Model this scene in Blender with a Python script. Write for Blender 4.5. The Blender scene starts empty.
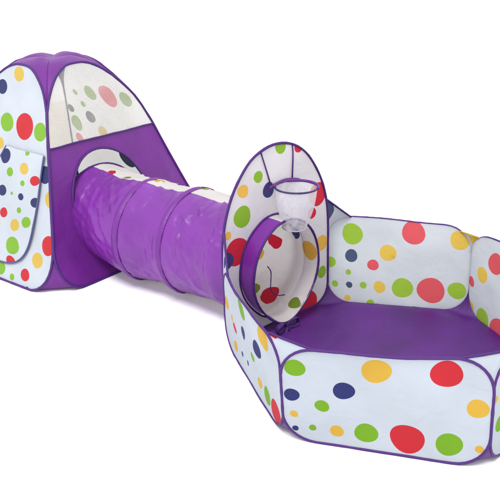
import bpy, math, random
from mathutils import Vector, Matrix, noise
from mathutils.geometry import delaunay_2d_cdt
random.seed(4)
C = bpy.context.scene.collection
PI = math.pi
# ------------------------------------------------------------------ camera
CH, PIT, FPX, ROLL = 1.466, 0.377, 775.5, 0.014
def proj(P):
    x, y, z = P[0], P[1], P[2] - CH
    d = y*math.cos(PIT) - z*math.sin(PIT); v = y*math.sin(PIT) + z*math.cos(PIT)
    X = FPX*x/d; Y = FPX*v/d; c, s = math.cos(ROLL), math.sin(ROLL)
    return (250 + X*c - Y*s, 250 - (X*s + Y*c), d)
def ray(u, v):
    a = u-250; b = 250-v; c, s = math.cos(ROLL), math.sin(ROLL)
    X = (a*c+b*s)/FPX; Y = (-a*s+b*c)/FPX
    return Vector((X, math.cos(PIT)+Y*math.sin(PIT), -math.sin(PIT)+Y*math.cos(PIT)))
def atz(u, v, z):
    r = ray(u, v); return Vector((0, 0, CH)) + r*((z-CH)/r.z)
cam = bpy.data.cameras.new('camera'); co = bpy.data.objects.new('camera', cam); C.objects.link(co)
co.matrix_world = Matrix.Translation((0, 0, CH)) @ Matrix.Rotation(PI/2-PIT, 4, 'X') @ Matrix.Rotation(-ROLL, 4, 'Z')
cam.sensor_width = 36; cam.lens = FPX/500*36; cam.clip_end = 300; cam.clip_start = .05
bpy.context.scene.camera = co

# ------------------------------------------------------------------ materials
def lin(c):
    return tuple(((x/255)/12.92 if x/255 <= .04045 else ((x/255+.055)/1.055)**2.4) for x in c)
GAIN = 0.595
def fabric(name, srgb, rough=.75, transl=.2, bump=.25, bscale=9, sheen=0.0, spec=.25, gain=GAIN, weave=True, var=.06, crease=.12, cs=(9, 3, 1), cr=38):
    m = bpy.data.materials.new(name); m.use_nodes = True; nt = m.node_tree; nt.nodes.clear()
    N = nt.nodes.new; L = nt.links.new
    out = N('ShaderNodeOutputMaterial'); b = N('ShaderNodeBsdfPrincipled'); t = N('ShaderNodeBsdfTranslucent'); mx = N('ShaderNodeMixShader')
    col = tuple(x*gain for x in lin(srgb))
    tc = N('ShaderNodeTexCoord'); n1 = N('ShaderNodeTexNoise'); n1.inputs['Scale'].default_value = 5; n1.inputs['Detail'].default_value = 4
    L(tc.outputs['UV'], n1.inputs['Vector'])
    rmp = N('ShaderNodeMapRange'); rmp.inputs['To Min'].default_value = 1-var; rmp.inputs['To Max'].default_value = 1+var
    rmp.inputs['From Min'].default_value = .3; rmp.inputs['From Max'].default_value = .7
    L(n1.outputs['Fac'], rmp.inputs['Value'])
    mul = N('ShaderNodeVectorMath'); mul.operation = 'SCALE'; mul.inputs[0].default_value = col; L(rmp.outputs['Result'], mul.inputs['Scale'])
    L(mul.outputs['Vector'], b.inputs['Base Color']); L(mul.outputs['Vector'], t.inputs['Color'])
    b.inputs['Roughness'].default_value = rough; b.inputs['Specular IOR Level'].default_value = spec
    if sheen: b.inputs['Sheen Weight'].default_value = sheen
    n2 = N('ShaderNodeTexNoise'); n2.inputs['Scale'].default_value = bscale; n2.inputs['Detail'].default_value = 5; n2.inputs['Roughness'].default_value = .55
    n2.inputs['Distortion'].default_value = .6
    L(tc.outputs['UV'], n2.inputs['Vector'])
    bp = N('ShaderNodeBump'); bp.inputs['Strength'].default_value = bump; bp.inputs['Distance'].default_value = .02
    L(n2.outputs['Fac'], bp.inputs['Height']); last = bp
    for ang, k in (((cr, 1), (cr-75, .6)) if crease > .03 else ()):
        mp = N('ShaderNodeMapping'); mp.inputs['Rotation'].default_value = (0, 0, math.radians(ang)); mp.inputs['Scale'].default_value = (cs[0]*(1 if k == 1 else .7), cs[1]*(1 if k == 1 else 1.3), 1)
        L(tc.outputs['UV'], mp.inputs['Vector'])
        nr_ = N('ShaderNodeTexNoise'); nr_.noise_type = 'RIDGED_MULTIFRACTAL'; nr_.inputs['Scale'].default_value = 1; nr_.inputs['Detail'].default_value = 3; nr_.inputs['Roughness'].default_value = .45
        nr_.inputs['Distortion'].default_value = .35; L(mp.outputs[0], nr_.inputs['Vector'])
        b3 = N('ShaderNodeBump'); b3.inputs['Strength'].default_value = crease*k; b3.inputs['Distance'].default_value = .012
        L(nr_.outputs['Fac'], b3.inputs['Height']); L(last.outputs['Normal'], b3.inputs['Normal']); last = b3
    if weave:
        n3 = N('ShaderNodeTexNoise'); n3.inputs['Scale'].default_value = 420; n3.inputs['Detail'].default_value = 2
        L(tc.outputs['UV'], n3.inputs['Vector'])
        b2 = N('ShaderNodeBump'); b2.inputs['Strength'].default_value = .12; b2.inputs['Distance'].default_value = .001
        L(n3.outputs['Fac'], b2.inputs['Height']); L(last.outputs['Normal'], b2.inputs['Normal']); last = b2
    L(last.outputs['Normal'], b.inputs['Normal'])
    mx.inputs[0].default_value = transl
    L(b.outputs[0], mx.inputs[1]); L(t.outputs[0], mx.inputs[2]); L(mx.outputs[0], out.inputs['Surface'])
    return m
def netting(name, srgb, alpha, spec=.3, fold=(5, 5, 5), dv=.06, thr=.12):
    m = fabric(name, srgb, transl=.3, spec=spec, crease=0.02, gain=.8); nt = m.node_tree
    out = [n for n in nt.nodes if n.type == 'OUTPUT_MATERIAL'][0]; src = out.inputs['Surface'].links[0].from_socket
    tr = nt.nodes.new('ShaderNodeBsdfTransparent'); mx = nt.nodes.new('ShaderNodeMixShader')
    tc = nt.nodes.new('ShaderNodeTexCoord'); mp = nt.nodes.new('ShaderNodeMapping'); mp.inputs['Scale'].default_value = fold
    nz = nt.nodes.new('ShaderNodeTexNoise'); nz.inputs['Scale'].default_value = 1; nz.inputs['Detail'].default_value = 4; nz.inputs['Distortion'].default_value = 1.2
    mr = nt.nodes.new('ShaderNodeMapRange'); mr.inputs['From Min'].default_value = .3; mr.inputs['From Max'].default_value = .7
    mr.inputs['To Min'].default_value = alpha-dv; mr.inputs['To Max'].default_value = alpha+dv
    nt.links.new(tc.outputs['UV'], mp.inputs['Vector']); nt.links.new(mp.outputs[0], nz.inputs['Vector']); nt.links.new(nz.outputs['Fac'], mr.inputs['Value'])
    last = mr.outputs[0]
    for ang in (45, -45):      # fine diamond mesh of threads
        m2 = nt.nodes.new('ShaderNodeMapping'); m2.inputs['Rotation'].default_value = (0, 0, math.radians(ang)); nt.links.new(tc.outputs['UV'], m2.inputs['Vector'])
        wv = nt.nodes.new('ShaderNodeTexWave'); wv.inputs['Scale'].default_value = 1/(.0065*20/(2*PI))*1.0; wv.inputs['Distortion'].default_value = .15; nt.links.new(m2.outputs[0], wv.inputs['Vector'])
        pw = nt.nodes.new('ShaderNodeMath'); pw.operation = 'POWER'; pw.inputs[1].default_value = 4; nt.links.new(wv.outputs['Fac'], pw.inputs[0])
        sc_ = nt.nodes.new('ShaderNodeMath'); sc_.operation = 'MULTIPLY_ADD'; sc_.inputs[1].default_value = thr; nt.links.new(pw.outputs[0], sc_.inputs[0]); nt.links.new(last, sc_.inputs[2]); last = sc_.outputs[0]
    cl_ = nt.nodes.new('ShaderNodeClamp'); nt.links.new(last, cl_.inputs[0]); nt.links.new(cl_.outputs[0], mx.inputs[0])
    nt.links.new(tr.outputs[0], mx.inputs[1]); nt.links.new(src, mx.inputs[2]); nt.links.new(mx.outputs[0], out.inputs['Surface'])
    return m
PAL = dict(W=(219, 228, 240), g=(132, 188, 40), n=(50, 56, 122), y=(240, 192, 72), r=(222, 46, 58))
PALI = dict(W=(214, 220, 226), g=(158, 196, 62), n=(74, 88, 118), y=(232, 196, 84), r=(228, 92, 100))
PALH = dict(W=(226, 222, 226), g=(138, 182, 52), n=(66, 62, 120), y=(238, 188, 84), r=(212, 40, 62))
PALT = dict(W=(226, 234, 246), g=(146, 202, 68), n=(62, 70, 120), y=(240, 204, 96), r=(226, 60, 66))
PALB = dict(W=(254, 254, 250), g=(150, 178, 96), n=(60, 66, 84), y=(230, 200, 110), r=(232, 92, 110))
PALU = dict(W=(240, 236, 232), g=(128, 150, 50), n=(66, 60, 112), y=(232, 178, 78), r=(206, 36, 58))
def palmats(tag, P, **k):
    return {q: fabric(f'{tag}_{nm}', P[q], **k) for q, nm in (('W', 'white_cloth'), ('g', 'green_print'), ('n', 'navy_print'), ('y', 'yellow_print'), ('r', 'red_print'))}
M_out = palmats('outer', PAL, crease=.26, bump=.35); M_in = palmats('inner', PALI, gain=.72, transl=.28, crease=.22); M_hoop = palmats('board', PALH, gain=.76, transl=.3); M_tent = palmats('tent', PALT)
M_back = palmats('tent_back', PALB, transl=.45, gain=.80, crease=.02); M_tun = palmats('tunnel', PALU, bump=.5, gain=.82, transl=.42, crease=.3)
purple_tent = fabric('purple_tent_cloth', (128, 44, 160), rough=.45, transl=.12, bump=.4, bscale=6, spec=.35, var=.12, crease=.32, cs=(9, 2.5, 1), cr=80)
purple_tun = fabric('purple_tunnel_cloth', (141, 50, 178), rough=.36, transl=.12, bump=.3, bscale=7, spec=.5, var=.14, crease=.75, cs=(16, 4, 1), cr=35)
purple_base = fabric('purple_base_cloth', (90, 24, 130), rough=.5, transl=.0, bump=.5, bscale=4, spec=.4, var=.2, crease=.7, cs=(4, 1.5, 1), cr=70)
purple_dark = fabric('purple_binding', (84, 40, 128), rough=.6, transl=0, bump=.1, spec=.3)
navy_trim = fabric('blue_grey_binding', (96, 96, 150), rough=.6, transl=0, bump=.1)
purple_ring = fabric('purple_hoop_cloth', (116, 62, 150), rough=.6, transl=0, bump=.3)
navy_ring = fabric('dark_hoop_rim', (70, 62, 110), rough=.5, transl=0, bump=.1)
mesh_mat = netting('pale_window_netting', (255, 254, 250), .25)
net_mat = netting('white_hoop_netting', (244, 242, 250), .40, fold=(28, 14, 1), dv=.22, thr=.3)

# ------------------------------------------------------------------ mesh helpers
def link(name, me, parent=None, label=None):
    o = bpy.data.objects.new(name, me); C.objects.link(o)
    if parent: o.parent = parent
    if label: o['label'] = label
    return o
def empty(name, loc, label, cat):
    o = bpy.data.objects.new(name, None); C.objects.link(o); o.location = loc
    o['label'] = label; o['category'] = cat; o.empty_display_size = .1
    return o
def fix_parent(o):   # geometry is written in world space; keep it there under a moved empty
    p = o.parent; off = Vector((0, 0, 0))
    while p: off += p.location; p = p.parent
    o.data.transform(Matrix.Translation(-off))
def inpoly(x, y, P):
    r = False; j = len(P)-1
    for i in range(len(P)):
        if (P[i][1] > y) != (P[j][1] > y) and x < (P[j][0]-P[i][0])*(y-P[i][1])/(P[j][1]-P[i][1])+P[i][0]: r = not r
        j = i
    return r
def sheet(name, outline, fn, mats, parent, base='W', dots=(), holes=(), step=.02, label=None, jit=.25):
    """cloth sheet: flat outline with cut holes and printed dots, carried into space by fn(a, b)"""
    V = []; E = []
    def loop(P):
        k = len(V); V.extend(Vector((p[0], p[1])) for p in P); n = len(P)
        E.extend((k+i, k+(i+1) % n) for i in range(n))
    loop(outline)
    for h in holes: loop(h)
    for d in dots: loop(d[1])
    x0 = min(p[0] for p in outline); x1 = max(p[0] for p in outline); y0 = min(p[1] for p in outline); y1 = max(p[1] for p in outline)
    nx = max(2, int((x1-x0)/step)); ny = max(2, int((y1-y0)/step))
    for i in range(1, nx):
        for j in range(1, ny):
            x = x0+(x1-x0)*(i+random.uniform(-jit, jit))/nx; y = y0+(y1-y0)*(j+random.uniform(-jit, jit))/ny
            if inpoly(x, y, outline): V.append(Vector((x, y)))
    v2, e2, f2, *_ = delaunay_2d_cdt(V, E, [], 0, 1e-6)
    keys = [base] + sorted({d[0] for d in dots if d[0] != base})
    used = {}; verts = []; faces = []; mi = []; uvs = []
    for f in f2:
        cx = sum(v2[i].x for i in f)/len(f); cy = sum(v2[i].y for i in f)/len(f)
        if not inpoly(cx, cy, outline) or any(inpoly(cx, cy, h) for h in holes): continue
        k = base
        for d in dots:
            if inpoly(cx, cy, d[1]): k = d[0]
        for i in f:
            if i not in used: used[i] = len(verts); verts.append(fn(v2[i].x, v2[i].y)); uvs.append((v2[i].x, v2[i].y))
        faces.append([used[i] for i in f]); mi.append(keys.index(k))
    me = bpy.data.meshes.new(name); me.from_pydata(verts, [], faces)
    for k in keys: me.materials.append(mats[k] if isinstance(mats, dict) else mats)
    me.polygons.foreach_set('material_index', mi); me.polygons.foreach_set('use_smooth', [True]*len(faces))
    ul = me.uv_layers.new(name='UVMap')
    for lp in me.loops: ul.data[lp.index].uv = uvs[lp.vertex_index]
    me.update(); o = link(name, me, parent, label); fix_parent(o); return o
def tube(name, pts, r, mat, parent=None, closed=False, seg=8, label=None, flat=None, taper=False):
    pts = [Vector(p) for p in pts]; n = len(pts); verts = []; faces = []; prev = None
    for i, p in enumerate(pts):
        a = pts[(i-1) % n] if (closed or i > 0) else p; b = pts[(i+1) % n] if (closed or i < n-1) else p
        t = (b-a).normalized()
        if prev is None:
            up = Vector((0, 0, 1)) if abs(t.z) < .9 else Vector((1, 0, 0)); u = t.cross(up).normalized()
        else: u = (prev - t*prev.dot(t)).normalized()
        prev = u; w = t.cross(u)
        rr = r if not taper else r*(.35+.65*math.sin(PI*i/(n-1)))
        rr *= 1+.22*noise.noise(p*45); fw = flat or 1
        for k in range(seg):
            an = 2*PI*k/seg; verts.append(p + u*(rr*math.cos(an)) + w*(rr*fw*math.sin(an)))
    m = n if closed else n-1
    for i in range(m):
        for k in range(seg):
            faces.append((i*seg+k, i*seg+(k+1) % seg, ((i+1) % n)*seg+(k+1) % seg, ((i+1) % n)*seg+k))
    if not closed: faces.append(tuple(range(seg))); faces.append(tuple((n-1)*seg+k for k in range(seg)))
    me = bpy.data.meshes.new(name); me.from_pydata(verts, [], faces); me.materials.append(mat)
    me.polygons.foreach_set('use_smooth', [True]*len(faces))
    ul = me.uv_layers.new(name='UVMap')
    for lp in me.loops:
        q = verts[lp.vertex_index]; ul.data[lp.index].uv = (q.x+q.y, q.z)
    me.update(); o = link(name, me, parent, label); fix_parent(o); return o
def ruled(name, Apts, Bpts, mat, parent, n=8, sag=0.0, label=None, dots=(), fnmat=None):
    """cloth stretched between two curves"""
    m = len(Apts); Lh = sum((Apts[i+1]-Apts[i]).length for i in range(m-1)); Wd = max((Apts[i]-Bpts[i]).length for i in range(m))
    def fn(a, b):
        q = min(max(b/Lh*(m-1), 0), m-1-1e-6); i = int(q); f = q-i
        A = Apts[i].lerp(Apts[i+1], f); B = Bpts[i].lerp(Bpts[i+1], f); s = a/Wd
        return A.lerp(B, s) + Vector((0, 0, -sag*4*s*(1-s)*(b/Lh)))
    out = dens([(0, 0), (Wd, 0), (Wd, Lh), (0, Lh)], Lh/16)
    dd = [(k, locate(fn, px, r, (0, Wd), (0, Lh))) for k, px, r in dots]
    return sheet(name, out, fn, mat, parent, step=max(.012, Lh/16), dots=dd, label=label, jit=0)
def locate(fn, px, ry, ra, rb, n=28, irr=.06, upright=0):
    """find where on the surface fn a printed dot lies and return its round outline there"""
    best = None
    for i in range(25):
        for j in range(25):
            a = ra[0]+(ra[1]-ra[0])*(i+.5)/25; b = rb[0]+(rb[1]-rb[0])*(j+.5)/25; q = proj(fn(a, b)); e = (q[0]-px[0])**2+(q[1]-px[1])**2
            if best is None or e < best[0]: best = (e, a, b)
    e, a, b = best
    for it in range(12):
        q = proj(fn(a, b)); h = 1e-3; qa = proj(fn(a+h, b)); qb = proj(fn(a, b+h))
        J = ((qa[0]-q[0])/h, (qb[0]-q[0])/h, (qa[1]-q[1])/h, (qb[1]-q[1])/h); det = J[0]*J[3]-J[1]*J[2]
        if abs(det) < 1e-6: break
        ex, ey = px[0]-q[0], px[1]-q[1]
        da = (J[3]*ex-J[1]*ey)/det; db = (-J[2]*ex+J[0]*ey)/det; s = min(1, .05/max(1e-9, math.hypot(da, db)))
        a += da*s; b += db*s
    if upright:    # print stretched with the cloth: an oval instead of a circle
        out = []
        for k in range(n):
            t = 2*PI*k/n; ex = ry*upright*math.cos(t)*(1+.04*math.sin(2*t)); ey = ry*math.sin(t); out.append((a+(J[3]*ex-J[1]*ey)/det, b+(-J[2]*ex+J[0]*ey)/det))
        return out
    r = ry*proj(fn(a, b))[2]/FPX/.94; ph = random.uniform(0, 6)
    return [(a+r*(1+irr*.5*math.sin(2*t+ph)+irr*.4*math.sin(3*t+ph*2))*math.cos(t), b+r*(1+irr*.5*math.sin(2*t+ph)+irr*.4*math.sin(3*t+ph*2))*math.sin(t)) for t in (2*PI*k/n for k in range(n))]
def arc(cx, cy, rx, ry, a0, a1, n=9):
    return [(cx+rx*math.cos(a0+(a1-a0)*k/(n-1)), cy+ry*math.sin(a0+(a1-a0)*k/(n-1))) for k in range(n)]
def dens(P, step=.02, closed=True):
    out = []
    for i in range(len(P) if closed else len(P)-1):
        a = P[i]; b = P[(i+1) % len(P)]; n = max(1, int(math.dist(a, b)/step)); out += [(a[0]+(b[0]-a[0])*k/n, a[1]+(b[1]-a[1])*k/n) for k in range(n)]
    if not closed: out.append(P[-1])
    return out

def smooth(P, n=6):
    out = []
    for i in range(len(P)-1):
        p0, p1, p2, p3 = P[max(i-1, 0)], P[i], P[i+1], P[min(i+2, len(P)-1)]
        for k in range(n):
            f = k/n; out.append(((p1*2)+(p2-p0)*f+(p0*2-p1*5+p2*4-p3)*f*f+(p1*3-p0-p2*3+p3)*f**3)*.5)
    return out+[P[-1]]
# ------------------------------------------------------------------ the setting
me = bpy.data.meshes.new('floor'); S = 60
me.from_pydata([(-S, -S, 0), (S, -S, 0), (S, S, 0), (-S, S, 0)], [], [(0, 1, 2, 3)])
fm = bpy.data.materials.new('white_studio_floor'); fm.use_nodes = True; nt = fm.node_tree; b = nt.nodes['Principled BSDF']
b.inputs['Roughness'].default_value = 1; b.inputs['Specular IOR Level'].default_value = 0
tn = nt.nodes.new('ShaderNodeTexNoise'); tn.inputs['Scale'].default_value = 3; mr = nt.nodes.new('ShaderNodeMapRange'); mr.inputs['To Min'].default_value = .945; mr.inputs['To Max'].default_value = .955
nt.links.new(tn.outputs['Fac'], mr.inputs['Value']); cc = nt.nodes.new('ShaderNodeCombineColor')
for k in range(3): nt.links.new(mr.outputs['Result'], cc.inputs[k])
nt.links.new(cc.outputs['Color'], b.inputs['Base Color'])
me.materials.append(fm); fl = link('floor', me); fl['kind'] = 'structure'; fl['label'] = 'plain white seamless studio floor under the toys'

# ------------------------------------------------------------------ ball pit
HH = .36
Bp = [atz(284, 438, 0), atz(227, 344, 0), atz(327, 301, 0), atz(467, 312, 0), Vector((1.10, 2.375, 0)), atz(488, 470, 0)]
Tp = [atz(279, 347, HH), atz(222, 266, HH), atz(326, 215, HH), atz(473, 229, HH), Vector((1.125, 2.37, HH)), atz(497, 361, HH)]
for p in Bp: p.z = .004
ctr = sum(Bp, Vector())/6
pit = empty('ball_pit', (ctr.x, ctr.y, 0), 'six sided polka dot play pen with purple base and basketball hoop backboard', 'ball pit')
def panel_fn(i, j, seed):
    B0, B1, T0, T1 = Bp[i], Bp[j], Tp[i], Tp[j]; W = (B1-B0).length; Hh = ((T0-B0).length+(T1-B1).length)/2
    nr = (B1-B0).cross(Vector((0, 0, 1))).normalized()
    if (ctr-B0).dot(nr) > 0: nr = -nr
    def fn(a, b):
        s = a/W; t = b/Hh
        P = B0.lerp(B1, s).lerp(T0.lerp(T1, s), t)
        ss = min(max(s, 0), 1); tt = min(max(t, 0), 1); e = math.sin(PI*ss)**.5*math.sin(PI*tt)**.5
        w = noise.noise(Vector((a*4, b*4, seed)))*.015+noise.noise(Vector((a*11+b*4, b*9-a*3, seed+7)))*.006
        bow = .016*math.sin(PI*ss)*(tt)          # the top wire bows out a little
        wb = noise.noise(Vector((a*6, b*6, seed+20)))*.007; wz = noise.noise(Vector((a*7, 3, seed+30)))*.006*tt
        return P + nr*(e*(w-.006)+bow+wb*(.3+.7*tt)) + Vector((0, 0, wz))
    return fn, W, Hh, nr
R0 = .105
def rrect(W, H, r=R0, ry=None):
    ry = ry or r
    P = arc(W-r, ry, r, ry, -PI/2, 0)+arc(W-r, H-ry, r, ry, 0, PI/2)+arc(r, H-ry, r, ry, PI/2, PI)+arc(r, ry, r, ry, PI, 1.5*PI)
    return dens(P, .02)
DOTS = {
 'F': [('g', (294.7, 368), 10), ('n', (291.6, 394.6), 7.5), ('g', (322, 406), 7), ('n', (343.7, 391), 10.3), ('y', (376.3, 371), 14.2), ('y', (294, 413.7), 4), ('n', (295.5, 428), 3.2),
       ('g', (312.7, 427.6), 3.6), ('y', (336.9, 431), 6.8), ('g', (366.2, 433), 11), ('r', (407.2, 438.5), 16.3), ('r', (446.7, 374), 15), ('y', (478, 409), 10.3), ('g', (449, 444.6), 12.4),
       ('y', (479.5, 449.5), 4.2), ('r', (322, 449), 4.5), ('n', (414, 356), 4)],
 'L': [('r', (240, 289), 9), ('y', (227, 303), 7), ('g', (241, 310), 11), ('y', (263, 338), 14), ('n', (257, 349), 10), ('n', (243, 333), 7), ('r', (235, 328), 6), ('y', (236, 346), 6), ('g', (252.5, 357), 5.5),
       ('n', (242.5, 354), 3), ('n', (248, 363), 3), ('y', (260, 383), 6), ('g', (267.6, 396), 10), ('r', (276, 412), 14), ('y', (232, 318), 4), ('r', (272, 334), 6)],
 'B': [('g', (352.4, 234), 9.6), ('n', (351.3, 255.6), 5.8), ('g', (330.4, 261.7), 5), ('r', (413.6, 233), 10.8), ('y', (388, 253), 7.6), ('r', (373, 265), 5.2), ('y', (460, 240.5), 9), ('g', (348.4, 272), 2.6), ('g', (335, 283.5), 3),
       ('n', (349.2, 284.7), 3), ('g', (363.2, 285.2), 3.2), ('y', (379.4, 287), 5.6), ('g', (402.4, 288), 9.6), ('r', (430.8, 290.5), 12.5), ('g', (457, 290.8), 8.4), ('y', (347.4, 297.8), 3), ('g', (370.4, 303), 3.5)],
 'R': [('r', (495.5, 264), 10), ('y', (482, 275), 7.5), ('r', (471.5, 281.5), 5), ('g', (482.3, 319), 10), ('y', (470.5, 306.6), 5.5), ('r', (498, 333), 14)],
 'O': [('g', (500, 423), 9), ('y', (496, 400), 4)],
}
sides = [('F', 0, 5, M_out), ('L', 1, 0, M_out), ('B', 2, 3, M_in), ('R', 3, 4, M_in), ('O', 5, 4, M_out)]
plabel = {'F': 'long front panel with large dots facing the viewer', 'L': 'narrow left panel seen at a slant', 'B': 'back panel seen from its inner side', 'R': 'right panel cut by the photo edge', 'O': 'hidden panel at the right front corner'}
arcs = {}
for tagn, i, j, mats in sides:
    fn, W, Hh, nr = panel_fn(i, j, ord(tagn[0]))
    outl = rrect(W, Hh)
    dots = [(k, locate(fn, px, ry, (0, W), (0, Hh))) for k, px, ry in DOTS[tagn]]
    if tagn == 'O':
        dots += [(k, [(a+r*math.cos(t), b+r*math.sin(t)) for t in (2*PI*i/28 for i in range(28))]) for k, a, b, r in
                 (('y', .2, .26, .035), ('n', .3, .18, .025), ('r', .42, .25, .04), ('g', .3, .08, .03), ('g', .48, .11, .028), ('y', .4, .06, .02), ('n', .15, .15, .014), ('g', .22, .16, .012))]
    p = sheet('panel', outl, fn, mats, pit, dots=dots, label=plabel[tagn])
    tube('wire_trim', [fn(*q)+nr*(.006 if tagn in 'BR' else 0) for q in outl], .0046, purple_dark, p, closed=True)
    arcs[(i, 't')] = [fn(*q) for q in arc(R0, Hh-R0, R0, R0, PI, PI/2)]; arcs[(j, 't2')] = [fn(*q) for q in arc(W-R0, Hh-R0, R0, R0, 0, PI/2)]
    arcs[(i, 'b')] = [fn(*q) for q in arc(R0, R0, R0, R0, PI, 1.5*PI)]; arcs[(j, 'b2')] = [fn(*q) for q in arc(W-R0, R0, R0, R0, 0, -PI/2)]
    arcs[tagn] = (i, j, {'ti': arcs[(i, 't')], 'tj': arcs[(j, 't2')], 'bi': arcs[(i, 'b')], 'bj': arcs[(j, 'b2')]})
def A_(t, v, k):
    i, j, d = arcs[t]; return d[k+('i' if i == v else 'j')]

# tall backboard side with the tunnel opening
A0 = Bp[1].copy(); B0 = Bp[2].copy(); A0.z = B0.z = 0; HT = (B0-A0).normalized(); HN = Vector((HT.y, -HT.x, 0)); HW = (B0-A0).length
def board_fn(a, z):
    w = noise.noise(Vector((a*4, z*4, 3)))*.008+noise.noise(Vector((a*12, z*8+a*5, 9)))*.003
    e = min(1, max(0, min(a, HW-a, .8-z)/.08)); lean = -.02*max(0, z-.3)
    return A0 + HT*a + Vector((0, 0, z)) + HN*(w*e + lean)
hc = HW/2-.008; zw = .36
bo = arc(HW-.09, .094, .09, .09, -PI/2, 0, 7)+[(HW-.004, .25)]+[(hc+(HW/2+.002)*math.cos(t), zw+.395*math.sin(t)) for t in (PI*k/40 for k in range(41))]+[(-.008, .25)]+arc(.09, .094, .09, .09, PI, 1.5*PI, 7)
bo = dens(bo, .02)
HCA, HCZ, HR = .250, .258, .220; HRX = .181
hole = [(HCA+HRX*math.cos(t)*(1-.26*(math.sin(t)**2 if t > PI else 0)), HCZ+HR*math.sin(t)) for t in (2*PI*k/48 for k in range(48))]
bd = [('g', (280.5, 147), 6.5), ('r', (298.5, 147), 5.5), ('g', (258.3, 177), 5.6), ('y', (243, 191.5), 6.6), ('g', (242.5, 217), 10.5), ('r', (237.5, 252), 14), ('n', (225.5, 262), 9.5), ('n', (268.5, 190), 7.5),
      ('r', (318, 194), 11.5), ('r', (312, 213), 5.5), ('y', (321.5, 243), 8), ('r', (306.5, 304), 14), ('g', (291, 315), 8), ('y', (228, 236), 4), ('g', (322, 272), 6)]
bdots = [(k, locate(board_fn, px, ry, (0, HW), (0, .76))) for k, px, ry in bd]
board = sheet('backboard', bo, board_fn, M_hoop, pit, dots=bdots, holes=[hole], label='tall oval polka dot backboard with round tunnel opening')
tube('wire_trim', [board_fn(*q) for q in bo], .0055, purple_dark, board, closed=True)
tube('opening_binding', [board_fn(*q)+HN*.003 for q in hole], .0035, purple_dark, board, closed=True)
def on_board(u, v, off=.004):
    n = HN; O = Vector((0, 0, CH)); r = ray(u, v); P = O + r*((A0-O).dot(n)/r.dot(n)); q = P-A0; return board_fn(q.dot(HT), P.z)+HN*off
tube('seam_tape', [on_board(263+2.2*k, 157+k*8.5) for k in (-.45, 0, 1, 2, 3)], .0028, purple_dark, board)
tube('seam_tape', [on_board(292.5, 143+k*9) for k in range(5)], .0028, purple_dark, board)
arcH = {}
zt = lambda a: zw+.395*math.sqrt(max(0, 1-((a-hc)/(HW/2+.002))**2))
arcH['t2'] = [board_fn(HW-.004-.010*(k/8)**2, .255+(.47-.255)*k/8) for k in range(9)]
arcH['t1'] = [board_fn(-.010+.012*(k/8)**2, .255+(.47-.255)*k/8) for k in range(9)]
arcH['b2'] = [board_fn(*q) for q in arc(HW-.09, .094, .09, .09, 0, -PI/2)]; arcH['b1'] = [board_fn(*q) for q in arc(.09, .094, .09, .09, PI, 1.5*PI)]
gus = [('F', 'L', 0), ('B', 'R', 3), ('F', 'O', 5), ('R', 'O', 4)]
gd = {0: [('r', (273, 336), 5)], 3: [('y', (474, 239), 8)]}
for t1, t2, v in gus:
    a1, a2 = A_(t1, v, 't'), A_(t2, v, 't')
    if v == 3: a1, a2 = a1[:6], a2[:6]
    g = ruled('corner_gusset', a1, a2, M_out if v != 3 else M_in, pit, sag=.004, dots=gd.get(v, ()))
    tube('edge_binding', [a1[-1].lerp(a2[-1], k/8) for k in range(9)], .0036, purple_dark if v in (0, 5) else M_in['y' if v == 3 else 'W'], g)
    ruled('lower_gusset', A_(t1, v, 'b'), A_(t2, v, 'b'), purple_base, pit)
g = ruled('corner_gusset', arcH['t2'], A_('B', 2, 't'), M_in, pit, sag=.003, dots=[('n', (329, 210), 10.5)])
tube('edge_binding', [arcH['t2'][-1].lerp(A_('B', 2, 't')[-1], k/8) for k in range(9)], .0045, purple_dark, g)
g = ruled('corner_gusset', arcH['t1'], A_('L', 1, 't'), M_out, pit, sag=.003, dots=[('n', (224.5, 263), 9)])
tube('edge_binding', [arcH['t1'][-1].lerp(A_('L', 1, 't')[-1], k/8) for k in range(9)], .0045, purple_dark, g)
ruled('lower_gusset', arcH['b2'], A_('B', 2, 'b'), purple_base, pit); ruled('lower_gusset', arcH['b1'], A_('L', 1, 'b'), purple_base, pit)
for xa, tg, v in ((HW-.004, 'B', 2), (-.004, 'L', 1)):    # narrow joining strips beside the backboard
    e2 = [A_(tg, v, 'b')[0].lerp(A_(tg, v, 't')[0], k/8) for k in range(9)]
    ruled('joining_strip', [board_fn(xa, e2[k].z) for k in range(9)], e2, M_in if v == 2 else M_out, pit)
# purple base sheet
base = []
order = [('F', 0), ('F', 5), ('O', 5), ('O', 4), ('R', 4), ('R', 3), ('B', 3), ('B', 2), ('H', 2), ('H', 1), ('L', 1), ('L', 0)]
for t, v in order:
    q = (arcH['b2' if v == 2 else 'b1'] if t == 'H' else A_(t, v, 'b'))[-1]; base.append((q.x, q.y))
bb = dens(base, .03)
def base_fn(x, y):
    e = min(math.dist((x, y), q) for q in bb); return Vector((x, y, .005+min(1, e/.06)*(.010+.010*noise.noise(Vector((x*5, y*5, 1)))+.004*noise.noise(Vector((x*14, y*9, 4))))))
sheet('base_sheet', bb, base_fn, purple_base, pit, step=.03)

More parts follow.
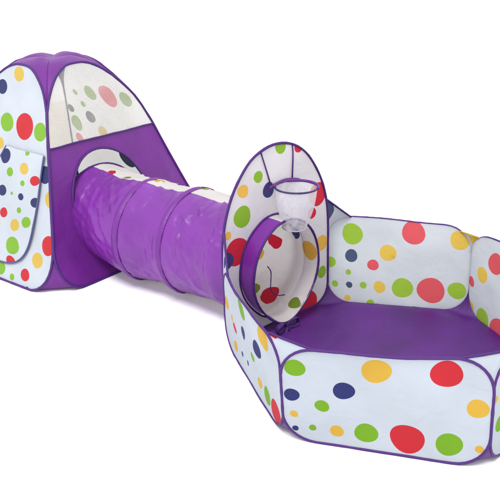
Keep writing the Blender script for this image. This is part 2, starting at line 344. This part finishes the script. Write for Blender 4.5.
# basketball hoop with its net
rc = A0+HT*.288+HN*.090; rr = .082
def zfor(P, v):
    lo, hi = 0, 1.2
    for _ in range(40):
        m = (lo+hi)/2
        if proj((P.x, P.y, m))[1] > v: lo = m
        else: hi = m
    return lo
rc.z = zfor(rc, 187)
hoop = tube('hoop', [rc+HT*(rr*math.cos(t))+HN*(rr*math.sin(t)) for t in (2*PI*k/40 for k in range(40))], .0038, navy_ring, pit, closed=True, label='small dark rimmed basketball hoop')
tube('hoop_sleeve', [rc+HT*((rr+.001)*math.cos(t))+HN*((rr+.001)*math.sin(t))+Vector((0, 0, .002)) for t in (math.radians(-42)+math.radians(105)*(k/10-1) for k in range(21))], .0058, purple_ring, hoop)
pk = rc-HN*rr; qk = (pk-A0).dot(HT)
tube('hoop_strap', [board_fn(qk+.02+.085*k/6, rc.z+.004-.016*abs(k/6)**2)+HN*.008 for k in range(-6, 7)], .006, purple_ring, hoop)
def net_fn(w, h):
    t = w/.09; k = h/.168; r = rr-.002-(.034)*k**1.5+.004*noise.noise(Vector((math.cos(t)*2, math.sin(t)*2, h*12)))
    return rc+HT*(r*math.cos(t)+.004*k)+HN*(r*math.sin(t)-.012*k)+Vector((0, 0, -h))
NW = 2*PI*.09
net = sheet('net', dens([(0, 0), (NW, 0), (NW, .168), (0, .168)], .015), net_fn, net_mat, hoop, step=.015, jit=0)
tube('net_hem', [net_fn(NW*k/32, .168) for k in range(32)], .002, M_hoop['W'], net, closed=True)
for k in range(3):
    pass

# ------------------------------------------------------------------ crawl tunnel
TC, TNR = Vector((-.97, 3.93, 0)), Vector((math.cos(math.radians(-38)), math.sin(math.radians(-38)), 0))
TNL = Vector((TNR.y, -TNR.x, 0)); TT = -TNL
PZ, PR, PA = .292, .24, -.066
PRZ = .262
PROF = [(0, .57), (.1, .520), (.2, .478), (.3, .441), (.448, .390), (.612, .336), (.70, .302), (.76, .275), (.82, .243), (.88, .212), (.94, .18), (1.0, .12)]
def dprof(z):
    if z <= 0: return .57-z*.5
    for (z0, d0), (z1, d1) in zip(PROF, PROF[1:]):
        if z <= z1: return d0+(d1-d0)*(z-z0)/(z1-z0)
    return .13
HC = A0+HT*HCA+Vector((0, 0, HCZ))
port_c = TC+TNR*dprof(PZ)+TT*PA+Vector((0, 0, PZ))
ctrl = [port_c-TNR*.07+TT*-.02+Vector((0, 0, -.045)), Vector((-.485, 3.395, .243)), Vector((-.255, 3.225, .243)), Vector((-.07, 3.06, .246)), HC, HC+HN*.085]
def catm(P, t):
    n = len(P)-1; t = min(max(t, 0), n-1e-6); i = int(t); f = t-i
    g = lambda k: P[k] if 0 <= k <= n else (P[0]*2-P[1] if k < 0 else P[n]*2-P[n-1])
    p0, p1, p2, p3 = g(i-1), g(i), g(i+1), g(i+2)
    return ((p1*2)+(p2-p0)*f+(p0*2-p1*5+p2*4-p3)*f*f+(p1*3-p0-p2*3+p3)*f**3)*.5
samp = [catm(ctrl, 5*k/200) for k in range(201)]; cum = [0]
for k in range(200): cum.append(cum[-1]+(samp[k+1]-samp[k]).length)
TL = cum[-1]; SB = TL-.085; ringS = [cum[0]+.004, cum[40]+.045, cum[80]+.02, SB-.03, TL-.003]
def axis(s):
    s = min(max(s, 0), TL); lo = 0
    while lo < 199 and cum[lo+1] < s: lo += 1
    f = (s-cum[lo])/(cum[lo+1]-cum[lo]); P = samp[lo].lerp(samp[lo+1], f)
    a = samp[max(lo-4, 0)]; b = samp[min(lo+5, 200)]; return P, (b-a).normalized()
TR = .236
SE = SB-.03
def tun_pt(s, th, dr=0, wr=True):
    P, D = axis(s); side = D.cross(Vector((0, 0, 1))).normalized(); up = side.cross(D)
    r = TR+dr
    w_ = th; q = min(1, max(0, (s-(SE-.12))/.12)); r -= .020*q*q*(3-2*q)
    rb_ = r
    if s > SE: r += .006*math.sin(PI*min(1, (s-SE)/(TL-SE)))
    if wr:
        g = [q for q in ringS if q <= s+1e-6]; g0 = g[-1] if g else 0; g1 = min([q for q in ringS if q > s] or [TL])
        f = min(1, max(0, (s-g0)/max(1e-6, g1-g0))); e = math.sin(PI*f) if g1-g0 > .1 else 0.3
        c, sn = math.cos(th), math.sin(th)
        w = noise.noise(Vector((s*9+c*1.5, c*2.2+s*4, sn*2.2-s*4)))*.013+noise.noise(Vector((s*24+sn*5, c*6+s*14, sn*6-s*14)))*.006+abs(noise.noise(Vector((s*16-sn*7, c*5-s*11, sn*5+s*11))))*-.009
        rg = 0; y_ = TR*w_
        for al, fa, fb, am, sd in ((40, 17, 2.2, .008, 5), (64, 22, 2.6, .0055, 11), (12, 13, 2, .004, 23)):
            ca, sa = math.cos(math.radians(al)), math.sin(math.radians(al)); p1 = (s*ca+y_*sa)*fa; p2 = (y_*ca-s*sa)*fb
            gate = min(1, max(0, .5+2.2*noise.noise(Vector((s*4.5, y_*4.5, sd*3)))))
            rg += am*gate*max(0, 1-abs(noise.noise(Vector((p1, p2, sd))))*3.6)**1.6
        r += e**.6*(w*.35+rg)-.012*e
        if s > SE-.06: r = rb_+(r-rb_)*max(0, min(1, (SE-s)/.06))
        if sn < 0: r += .010*sn*sn*e*-1
    sx = 1-.185*q*q*(3-2*q)
    if math.sin(th) < 0: sx *= 1-.26*q*math.sin(th)**2
    return P+side*(r*sx*math.cos(th))+up*(r*math.sin(th))
def tun_fn(s, w): return tun_pt(s, w/TR)
W2 = 2*PI*TR; th0 = math.radians(-68)
bound = math.radians(82)
tun = empty('play_tunnel', (-.3, 3.3, 0), 'shiny purple crawl tunnel between the tent and the ball pit', 'play tunnel')
# white strip runs over the top and down the far side
rect_p = dens([(0, TR*th0), (TL, TR*th0), (TL, TR*bound), (0, TR*bound)], .01)
rect_w = dens([(0, TR*bound), (TL, TR*bound), (TL, TR*(th0+2*PI)), (0, TR*(th0+2*PI))], .02)
far = (TR*math.radians(150), TR*math.radians(288))
tdots = [(k, locate(tun_fn, px, ry, (TL-.9, TL), far)) for k, px, ry in
         [('r', (275, 241), 7.5), ('y', (309.5, 250), 10.5), ('y', (257, 253), 7), ('r', (271, 296), 11), ('g', (294, 303), 8), ('g', (254, 288), 6), ('n', (291.5, 228), 13), ('y', (300, 214), 5)]]
tdots += [(k, [(a+r*math.cos(t), TR*math.radians(b)+r*math.sin(t)) for t in (2*PI*i/24 for i in range(24))]) for k, a, b, r in
          [('r', .14, 84, .022), ('g', .24, 88, .02), ('y', .42, 98, .025), ('n', .52, 108, .025), ('g', .66, 104, .02), ('r', .33, 112, .03), ('g', .2, 150, .04), ('y', .33, 180, .035), ('n', .12, 200, .03), ('r', .25, 230, .04)]]
sheet('tunnel_cloth', rect_p, tun_fn, purple_tun, tun, step=.0095, label='purple half of the tunnel cloth')
sheet('tunnel_cloth', rect_w, tun_fn, M_tun, tun, step=.016, dots=tdots, label='white dotted half of the tunnel cloth')
sleeve_m = fabric('sleeve_cloth', (128, 44, 162), rough=.45, transl=.05, bump=.5, bscale=20, spec=.4)
for k, s in enumerate(ringS):
    if k == 3: continue
    tube('wire_ring', [tun_pt(s, 2*PI*i/56, .003, False) for i in range(56)], (.0045, .0028, .0028, 0, .0046)[k], purple_dark if k in (0, 4) else sleeve_m, tun, closed=True)
    if 0 < k < 3:   # cloth sleeve over each wire, purple with a white top
        sl = sheet('ring_sleeve', dens([(-.015, TR*th0), (.015, TR*th0), (.015, TR*bound*1.22), (-.015, TR*bound*1.22)], .012),
              lambda a, w, s=s: tun_pt(s+a, w/TR, (.0075-.006*(abs(a)/.015)**2)+.0015*noise.noise(Vector((a*60, w*40, s))), False), sleeve_m, tun, step=.01, jit=0)
# ties where the tunnel is bound to the opening
tube('tie_cord', smooth([on_board(252, 260, .09), on_board(257, 266, .08), on_board(259, 277, .07), on_board(261, 286, .06), on_board(268, 291, .055), on_board(276, 291, .05)]), .0022, purple_dark, tun)
kb = on_board(269, 319, .10); kb.z = max(kb.z, .035)
def bow(P, r, n='tie_bow'): tube(n, smooth([kb+HT*a*1.15+HN*c+Vector((0, 0, b*1.15)) for a, b, c in P]), r*1.15, purple_dark, tun, taper=True, flat=.3)
bow([(0, 0, 0), (-.02, .02, .01), (-.048, .018, .015), (-.05, -.004, .012), (-.022, -.006, .004), (0, 0, 0)], .011)
bow([(0, 0, 0), (.02, .022, .01), (.046, .022, .012), (.05, 0, .012), (.022, -.006, .004), (0, 0, 0)], .0085)
bow([(0, 0, .006), (-.012, -.012, .014), (-.03, -.022, .02)], .007, 'tie_end'); bow([(0, 0, .006), (.012, -.014, .014), (.034, -.024, .016)], .007, 'tie_end')

# ------------------------------------------------------------------ pop-up tent
tent = empty('play_tent', (TC.x, TC.y, 0), 'purple and white polka dot pop up tent with netting window', 'play tent')
ZJ, ZC = .73, .94
def face_fn(n, t, seed, amp=1.0):
    def fn(a, z):
        d = dprof(z); e = min(1, max(0, (d-abs(a))/.07))*min(1, max(0, z/.06))
        w = noise.noise(Vector((a*4, z*3.5, seed)))*.016+noise.noise(Vector((a*11+z*4, z*9, seed+5)))*.005
        return TC+n*(d+e*w*amp+(.012*math.cos(a/d*PI/2) if abs(a) < d and z < ZJ else 0)*0)+t*a+Vector((0, 0, max(z, .004)))
    return fn
def face_outline(rb=.20, zj=ZJ, inset=0.0, zbot=0.0):
    P = []
    W0 = dprof(0); rx, rz = rb, rb*.95
    def edge(z): return dprof(z)-inset
    def arch():
        out = []
        for k in range(29):
            th = PI*k/28; c, sn = math.cos(th), math.sin(th)
            z = zj+(ZC-inset-zj)*sn
            out.append(((dprof(z)-inset)*math.copysign(abs(c)**.72, c), z))
        return out
    up = [zbot+(zj-zbot)*k/20 for k in range(20)]
    if rb > 0:
        up = [rz+(zj-rz)*k/18 for k in range(18)]
        cr = [(dprof(rz*(1+math.sin(an)))-rx*(1-math.cos(an)), rz*(1+math.sin(an))) for an in (-PI/2+PI/2*k/8 for k in range(9))]
        cr = [(c[0], c[1]) for c in cr]
        P += cr[:-1]
    P += [(edge(z), z) for z in up]
    P += arch()
    P += [(-edge(z), z) for z in reversed(up)]
    if rb > 0: P += [(-c[0], c[1]) for c in reversed(cr[:-1])]
    return P
right_fn = face_fn(TNR, TT, 1); left_fn = face_fn(TNL, TNR*-1, 2); bl_fn = face_fn(-TNR, -TT, 3); br_fn = face_fn(-TNL, TNR, 4)
# note on tangents: right face runs along TT, left face along -TNR (a < 0 is the near corner's side on the right face)
full = dens(face_outline(), .025)
def DL(fn, L, ra=(-.55, .55), rb=(0, .93), up=0): return [(k, locate(fn, px, ry, ra, rb, upright=up)) for k, px, ry in L]
# left face, white and dotted
ld = DL(left_fn, [('y', (19, 74), 7.5), ('n', (2.5, 86.5), 7.5), ('g', (7, 122), 9.5), ('r', (24.6, 126.5), 13.5), ('g', (40.6, 132), 9.5), ('y', (0, 143), 6), ('r', (48.5, 246), 10), ('y', (37.5, 260.5), 8), ('r', (25, 275), 6.5),
     ('g', (12, 277), 3.5), ('g', (1, 268), 6.5), ('n', (45, 175), 9), ('y', (51, 200), 9), ('r', (-20, 100), 12), ('g', (-40, 150), 10), ('n', (-55, 220), 10)], up=.66)
lw = sheet('side_wall', full, left_fn, M_tent, tent, dots=ld, step=.025, label='white polka dot tent wall with the door flap')
tube('wire_trim', [left_fn(*q)+TNL*.002 for q in full], .006, purple_dark, lw, closed=True)
# door opening covered by its hanging flap
fpx = [(8, 145), (20, 149), (33, 152), (46, 155.5), (43.5, 170), (41, 190), (38.5, 208), (35.5, 226), (32, 242), (27, 254), (19, 261.5), (8, 262.5), (-4, 258), (-13, 246), (-18, 228), (-18, 205), (-12, 184), (-3, 166)]
def center_of(P): return (sum(p[0] for p in P)/len(P), sum(p[1] for p in P)/len(P))
def chaikin(P, keep):
    for _ in range(2):
        Q = P[:keep]
        for a, b in zip(P[keep-1:], P[keep:]+[P[0]]): Q += [(a[0]*.75+b[0]*.25, a[1]*.75+b[1]*.25), (a[0]*.25+b[0]*.75, a[1]*.25+b[1]*.75)]
        P = Q
    return P
fpx = chaikin(fpx, 4)
fo = dens([center_of(locate(left_fn, q, 1, (-.55, .55), (0, .93), irr=0)) for q in fpx], .02)
def flap_fn(a, z):
    dd = min(math.dist((a, z), q) for q in fo); P = left_fn(a, z)
    return P+TNL*(.012+min(dd, .05)*.25+.006*noise.noise(Vector((a*7, z*7, 8))))
fd = [(k, locate(left_fn, px, ry, (-.55, .55), (0, .93), upright=.72)) for k, px, ry in [('n', (8.5, 155), 7.3), ('g', (14, 170.7), 4.6), ('y', (28.5, 167.5), 6), ('r', (38, 180), 5), ('g', (27, 182), 3), ('n', (6.4, 189), 5.5), ('n', (25, 195.5), 3.6), ('n', (37.5, 202), 5),
      ('r', (8, 211), 5), ('g', (23, 209), 3), ('y', (19, 223.6), 6), ('y', (0, 221), 6.5), ('g', (16.5, 244), 9), ('r', (13, 260), 6), ('g', (30, 221), 5.5), ('g', (30, 152), 3), ('g', (16, 192), 1.8), ('y', (0, 250), 5)]]
flap = sheet('door_flap', fo, flap_fn, M_tent, lw, dots=fd, step=.02, label='dotted door flap with blue grey edge')
k0 = 0
fl_edge = [flap_fn(*q) for q in fo]
# binding on the two sides and the foot, the top stays plain
ntop = max(range(len(fo)), key=lambda i: -math.dist(proj(fl_edge[i])[:2], (46, 155.5)))
tube('flap_binding', [fl_edge[(ntop+i) % len(fo)] for i in range(len(fo)-ntop+1)], .0042, navy_trim, flap)
# right face: purple wall with round port, netting above
ZWIN = .603
lower = [p for p in full if p[1] < ZWIN]
lo_r = [p for p in lower if p[0] > 0]; lo_l = [p for p in lower if p[0] <= 0]
i0 = next(i for i, p in enumerate(full) if p[1] >= ZWIN); 
seqR = full[:i0]; j0 = max(i for i, p in enumerate(full) if p[1] >= ZWIN); seqL = full[j0+1:]
wallo = seqR+[(dprof(ZWIN), ZWIN)]+dens([(dprof(ZWIN)-.001, ZWIN), (-dprof(ZWIN)+.001, ZWIN)], .025, False)+[(-dprof(ZWIN), ZWIN)]+seqL
porth = arc(PA, PZ, PR, PRZ, 0, 2*PI, 49)[:-1]
rw = sheet('side_wall', wallo, right_fn, purple_tent, tent, holes=[porth], step=.022, label='purple tent wall with the round tunnel port')
tube('wire_trim', [right_fn(*q)+TNR*.002 for q in full], .0062, purple_dark, rw, closed=True)
tube('port_binding', [right_fn(*q)+TNR*.003 for q in porth], .0055, purple_dark, rw, closed=True)
wino = [(dprof(ZWIN), ZWIN)]+full[i0:j0+1]+[(-dprof(ZWIN), ZWIN)]+dens([(-dprof(ZWIN)+.001, ZWIN), (dprof(ZWIN)-.001, ZWIN)], .025, False)
sheet('mesh_window', wino, right_fn, mesh_mat, rw, step=.025, label='see through netting window')
tube('window_binding', [right_fn(dprof(ZWIN)*(1-2*k/20), ZWIN)+TNR*.003 for k in range(21)], .0045, purple_dark, rw)
# back faces seen through netting and port
brd = DL(br_fn, [('g', (90, 93), 7), ('r', (107.4, 96.4), 11), ('g', (125.4, 99.5), 7.5), ('n', (90.4, 117), 6), ('g', (76.7, 123), 7.5), ('n', (71, 108), 4), ('r', (80, 138), 5.5), ('y', (103, 132), 6), ('g', (83, 104), 3), ('n', (128, 158), 9.5),
     ('r', (111, 170), 6), ('g', (92, 172), 6), ('g', (75, 92), 3)])
bw = sheet('side_wall', full, br_fn, M_back, tent, dots=brd, step=.03, label='white dotted rear tent wall')
tube('wire_trim', [br_fn(*q) for q in full], .006, purple_dark, bw, closed=True)
beige = {'W': M_back['W'], 'y': fabric('beige_lining', (242, 236, 222), transl=.45, gain=.80, crease=.02)}
bdd = [('y', [(-.6, .0), (.6, .0), (.6, .66), (-.6, .66)])]
bw2 = sheet('side_wall', full, bl_fn, beige, tent, dots=[('y', [(-.8, -.1), (.8, -.1), (.8, .655), (-.8, .655)])], step=.03, label='plain rear tent wall')
tube('wire_trim', [bl_fn(*q) for q in full], .006, purple_dark, bw2, closed=True)
# foot gussets and seams at the four corners
rxz = .19
def foot(fn, sgn):
    return [fn(sgn*(dprof(rxz*(1-math.sin(an)))-.20*(1-math.cos(an))), rxz*(1-math.sin(an))) for an in (PI/2*k/8 for k in range(9))]
for (f1, s1, f2, s2) in ((right_fn, -1, left_fn, -1), (right_fn, 1, br_fn, 1), (left_fn, 1, bl_fn, 1), (br_fn, -1, bl_fn, -1)):
    a1, a2 = foot(f1, s1), foot(f2, s2)
    if (a1[0]-a2[0]).length > .3: a2 = foot(f2, -s2)
    g = ruled('foot_gusset', a1, a2, purple_tent, tent, sag=-.0)
    tube('hem_binding', [a1[-1].lerp(a2[-1], k/8)+Vector((0, 0, .004)) for k in range(9)], .0045, purple_dark, g)
# roof between the four arches, dipping in the middle
def arch_pts(fn, flip):
    o = face_outline(); ar = [p for p in o if p[1] >= ZJ-1e-6]
    P = [fn(*p) for p in ar]; return P[::-1] if flip else P
ring = []
for fn in (right_fn, br_fn, bl_fn, left_fn):
    P = arch_pts(fn, False)
    if ring and (ring[-1]-P[0]).length > (ring[-1]-P[-1]).length: P = P[::-1]
    if not ring:
        nxt = arch_pts(br_fn, False)
        if min((P[0]-nxt[0]).length, (P[0]-nxt[-1]).length) < min((P[-1]-nxt[0]).length, (P[-1]-nxt[-1]).length): P = P[::-1]
    ring += P if not ring else P[1:]
ring = ring[:-1]; n = len(ring); K = 10; verts = []; faces = []
apex = TC+Vector((0, 0, .952))
for k in range(K):
    f = k/K
    for i, p in enumerate(ring):
        q = p.lerp(apex, f); hi = (p.z-ZJ)/(ZC-ZJ)
        q.z = p.z+(apex.z-p.z)*(1-(1-f)**2.2)+.016*(hi+(1-hi)*min(1, f*1.6))*math.sin(PI*min(1, f*1.15))+.010*noise.noise(q*11)*math.sin(PI*f)
        verts.append(q)
verts.append(apex)
for k in range(K-1):
    for i in range(n): faces.append((k*n+i, k*n+(i+1) % n, (k+1)*n+(i+1) % n, (k+1)*n+i))
for i in range(n): faces.append(((K-1)*n+i, (K-1)*n+(i+1) % n, K*n))
me = bpy.data.meshes.new('roof'); me.from_pydata(verts, [], faces); me.materials.append(purple_tent)
me.polygons.foreach_set('use_smooth', [True]*len(faces)); ul = me.uv_layers.new(name='UVMap')
for lp in me.loops: q = verts[lp.vertex_index]; ul.data[lp.index].uv = (q.x, q.y)
me.update(); o = link('roof', me, tent, 'purple cap gathered between the four arches'); fix_parent(o)
# tent ground sheet
hf = dprof(0)
cs = [TC+TNR*s1*(hf-.03)+TT*s2*(hf-.03) for s1, s2 in ((1, 1), (1, -1), (-1, -1), (-1, 1))]
cut = []
for i in range(4):
    a, b = cs[i], cs[(i+1) % 4]; cut += [a.lerp(b, .2), a.lerp(b, .8)]
sheet('ground_sheet', dens([(q.x, q.y) for q in cut], .05), lambda x, y: Vector((x, y, .006+.003*noise.noise(Vector((x*6, y*6, 2))))), purple_base, tent, step=.06)

# ------------------------------------------------------------------ light
w = bpy.data.worlds.new('World'); bpy.context.scene.world = w; w.use_nodes = True
bg = w.node_tree.nodes['Background']; bg.inputs['Color'].default_value = (.985, .99, 1, 1); bg.inputs['Strength'].default_value = 1.38
sl = bpy.data.lights.new('softbox', 'SUN'); sl.energy = 2.3; sl.angle = math.radians(20); sl.color = (1, .99, .97)
so = bpy.data.objects.new('softbox', sl); C.objects.link(so); so.rotation_euler = Vector((.35, .75, -1.5)).to_track_quat('-Z', 'Y').to_euler(); so.location = (-1, -1, 4)
sc = bpy.context.scene
sc.view_settings.view_transform = 'Standard'; sc.view_settings.look = 'None'; sc.view_settings.exposure = 0; sc.view_settings.gamma = 1
sc.cycles.max_bounces = 10; sc.cycles.transparent_max_bounces = 16
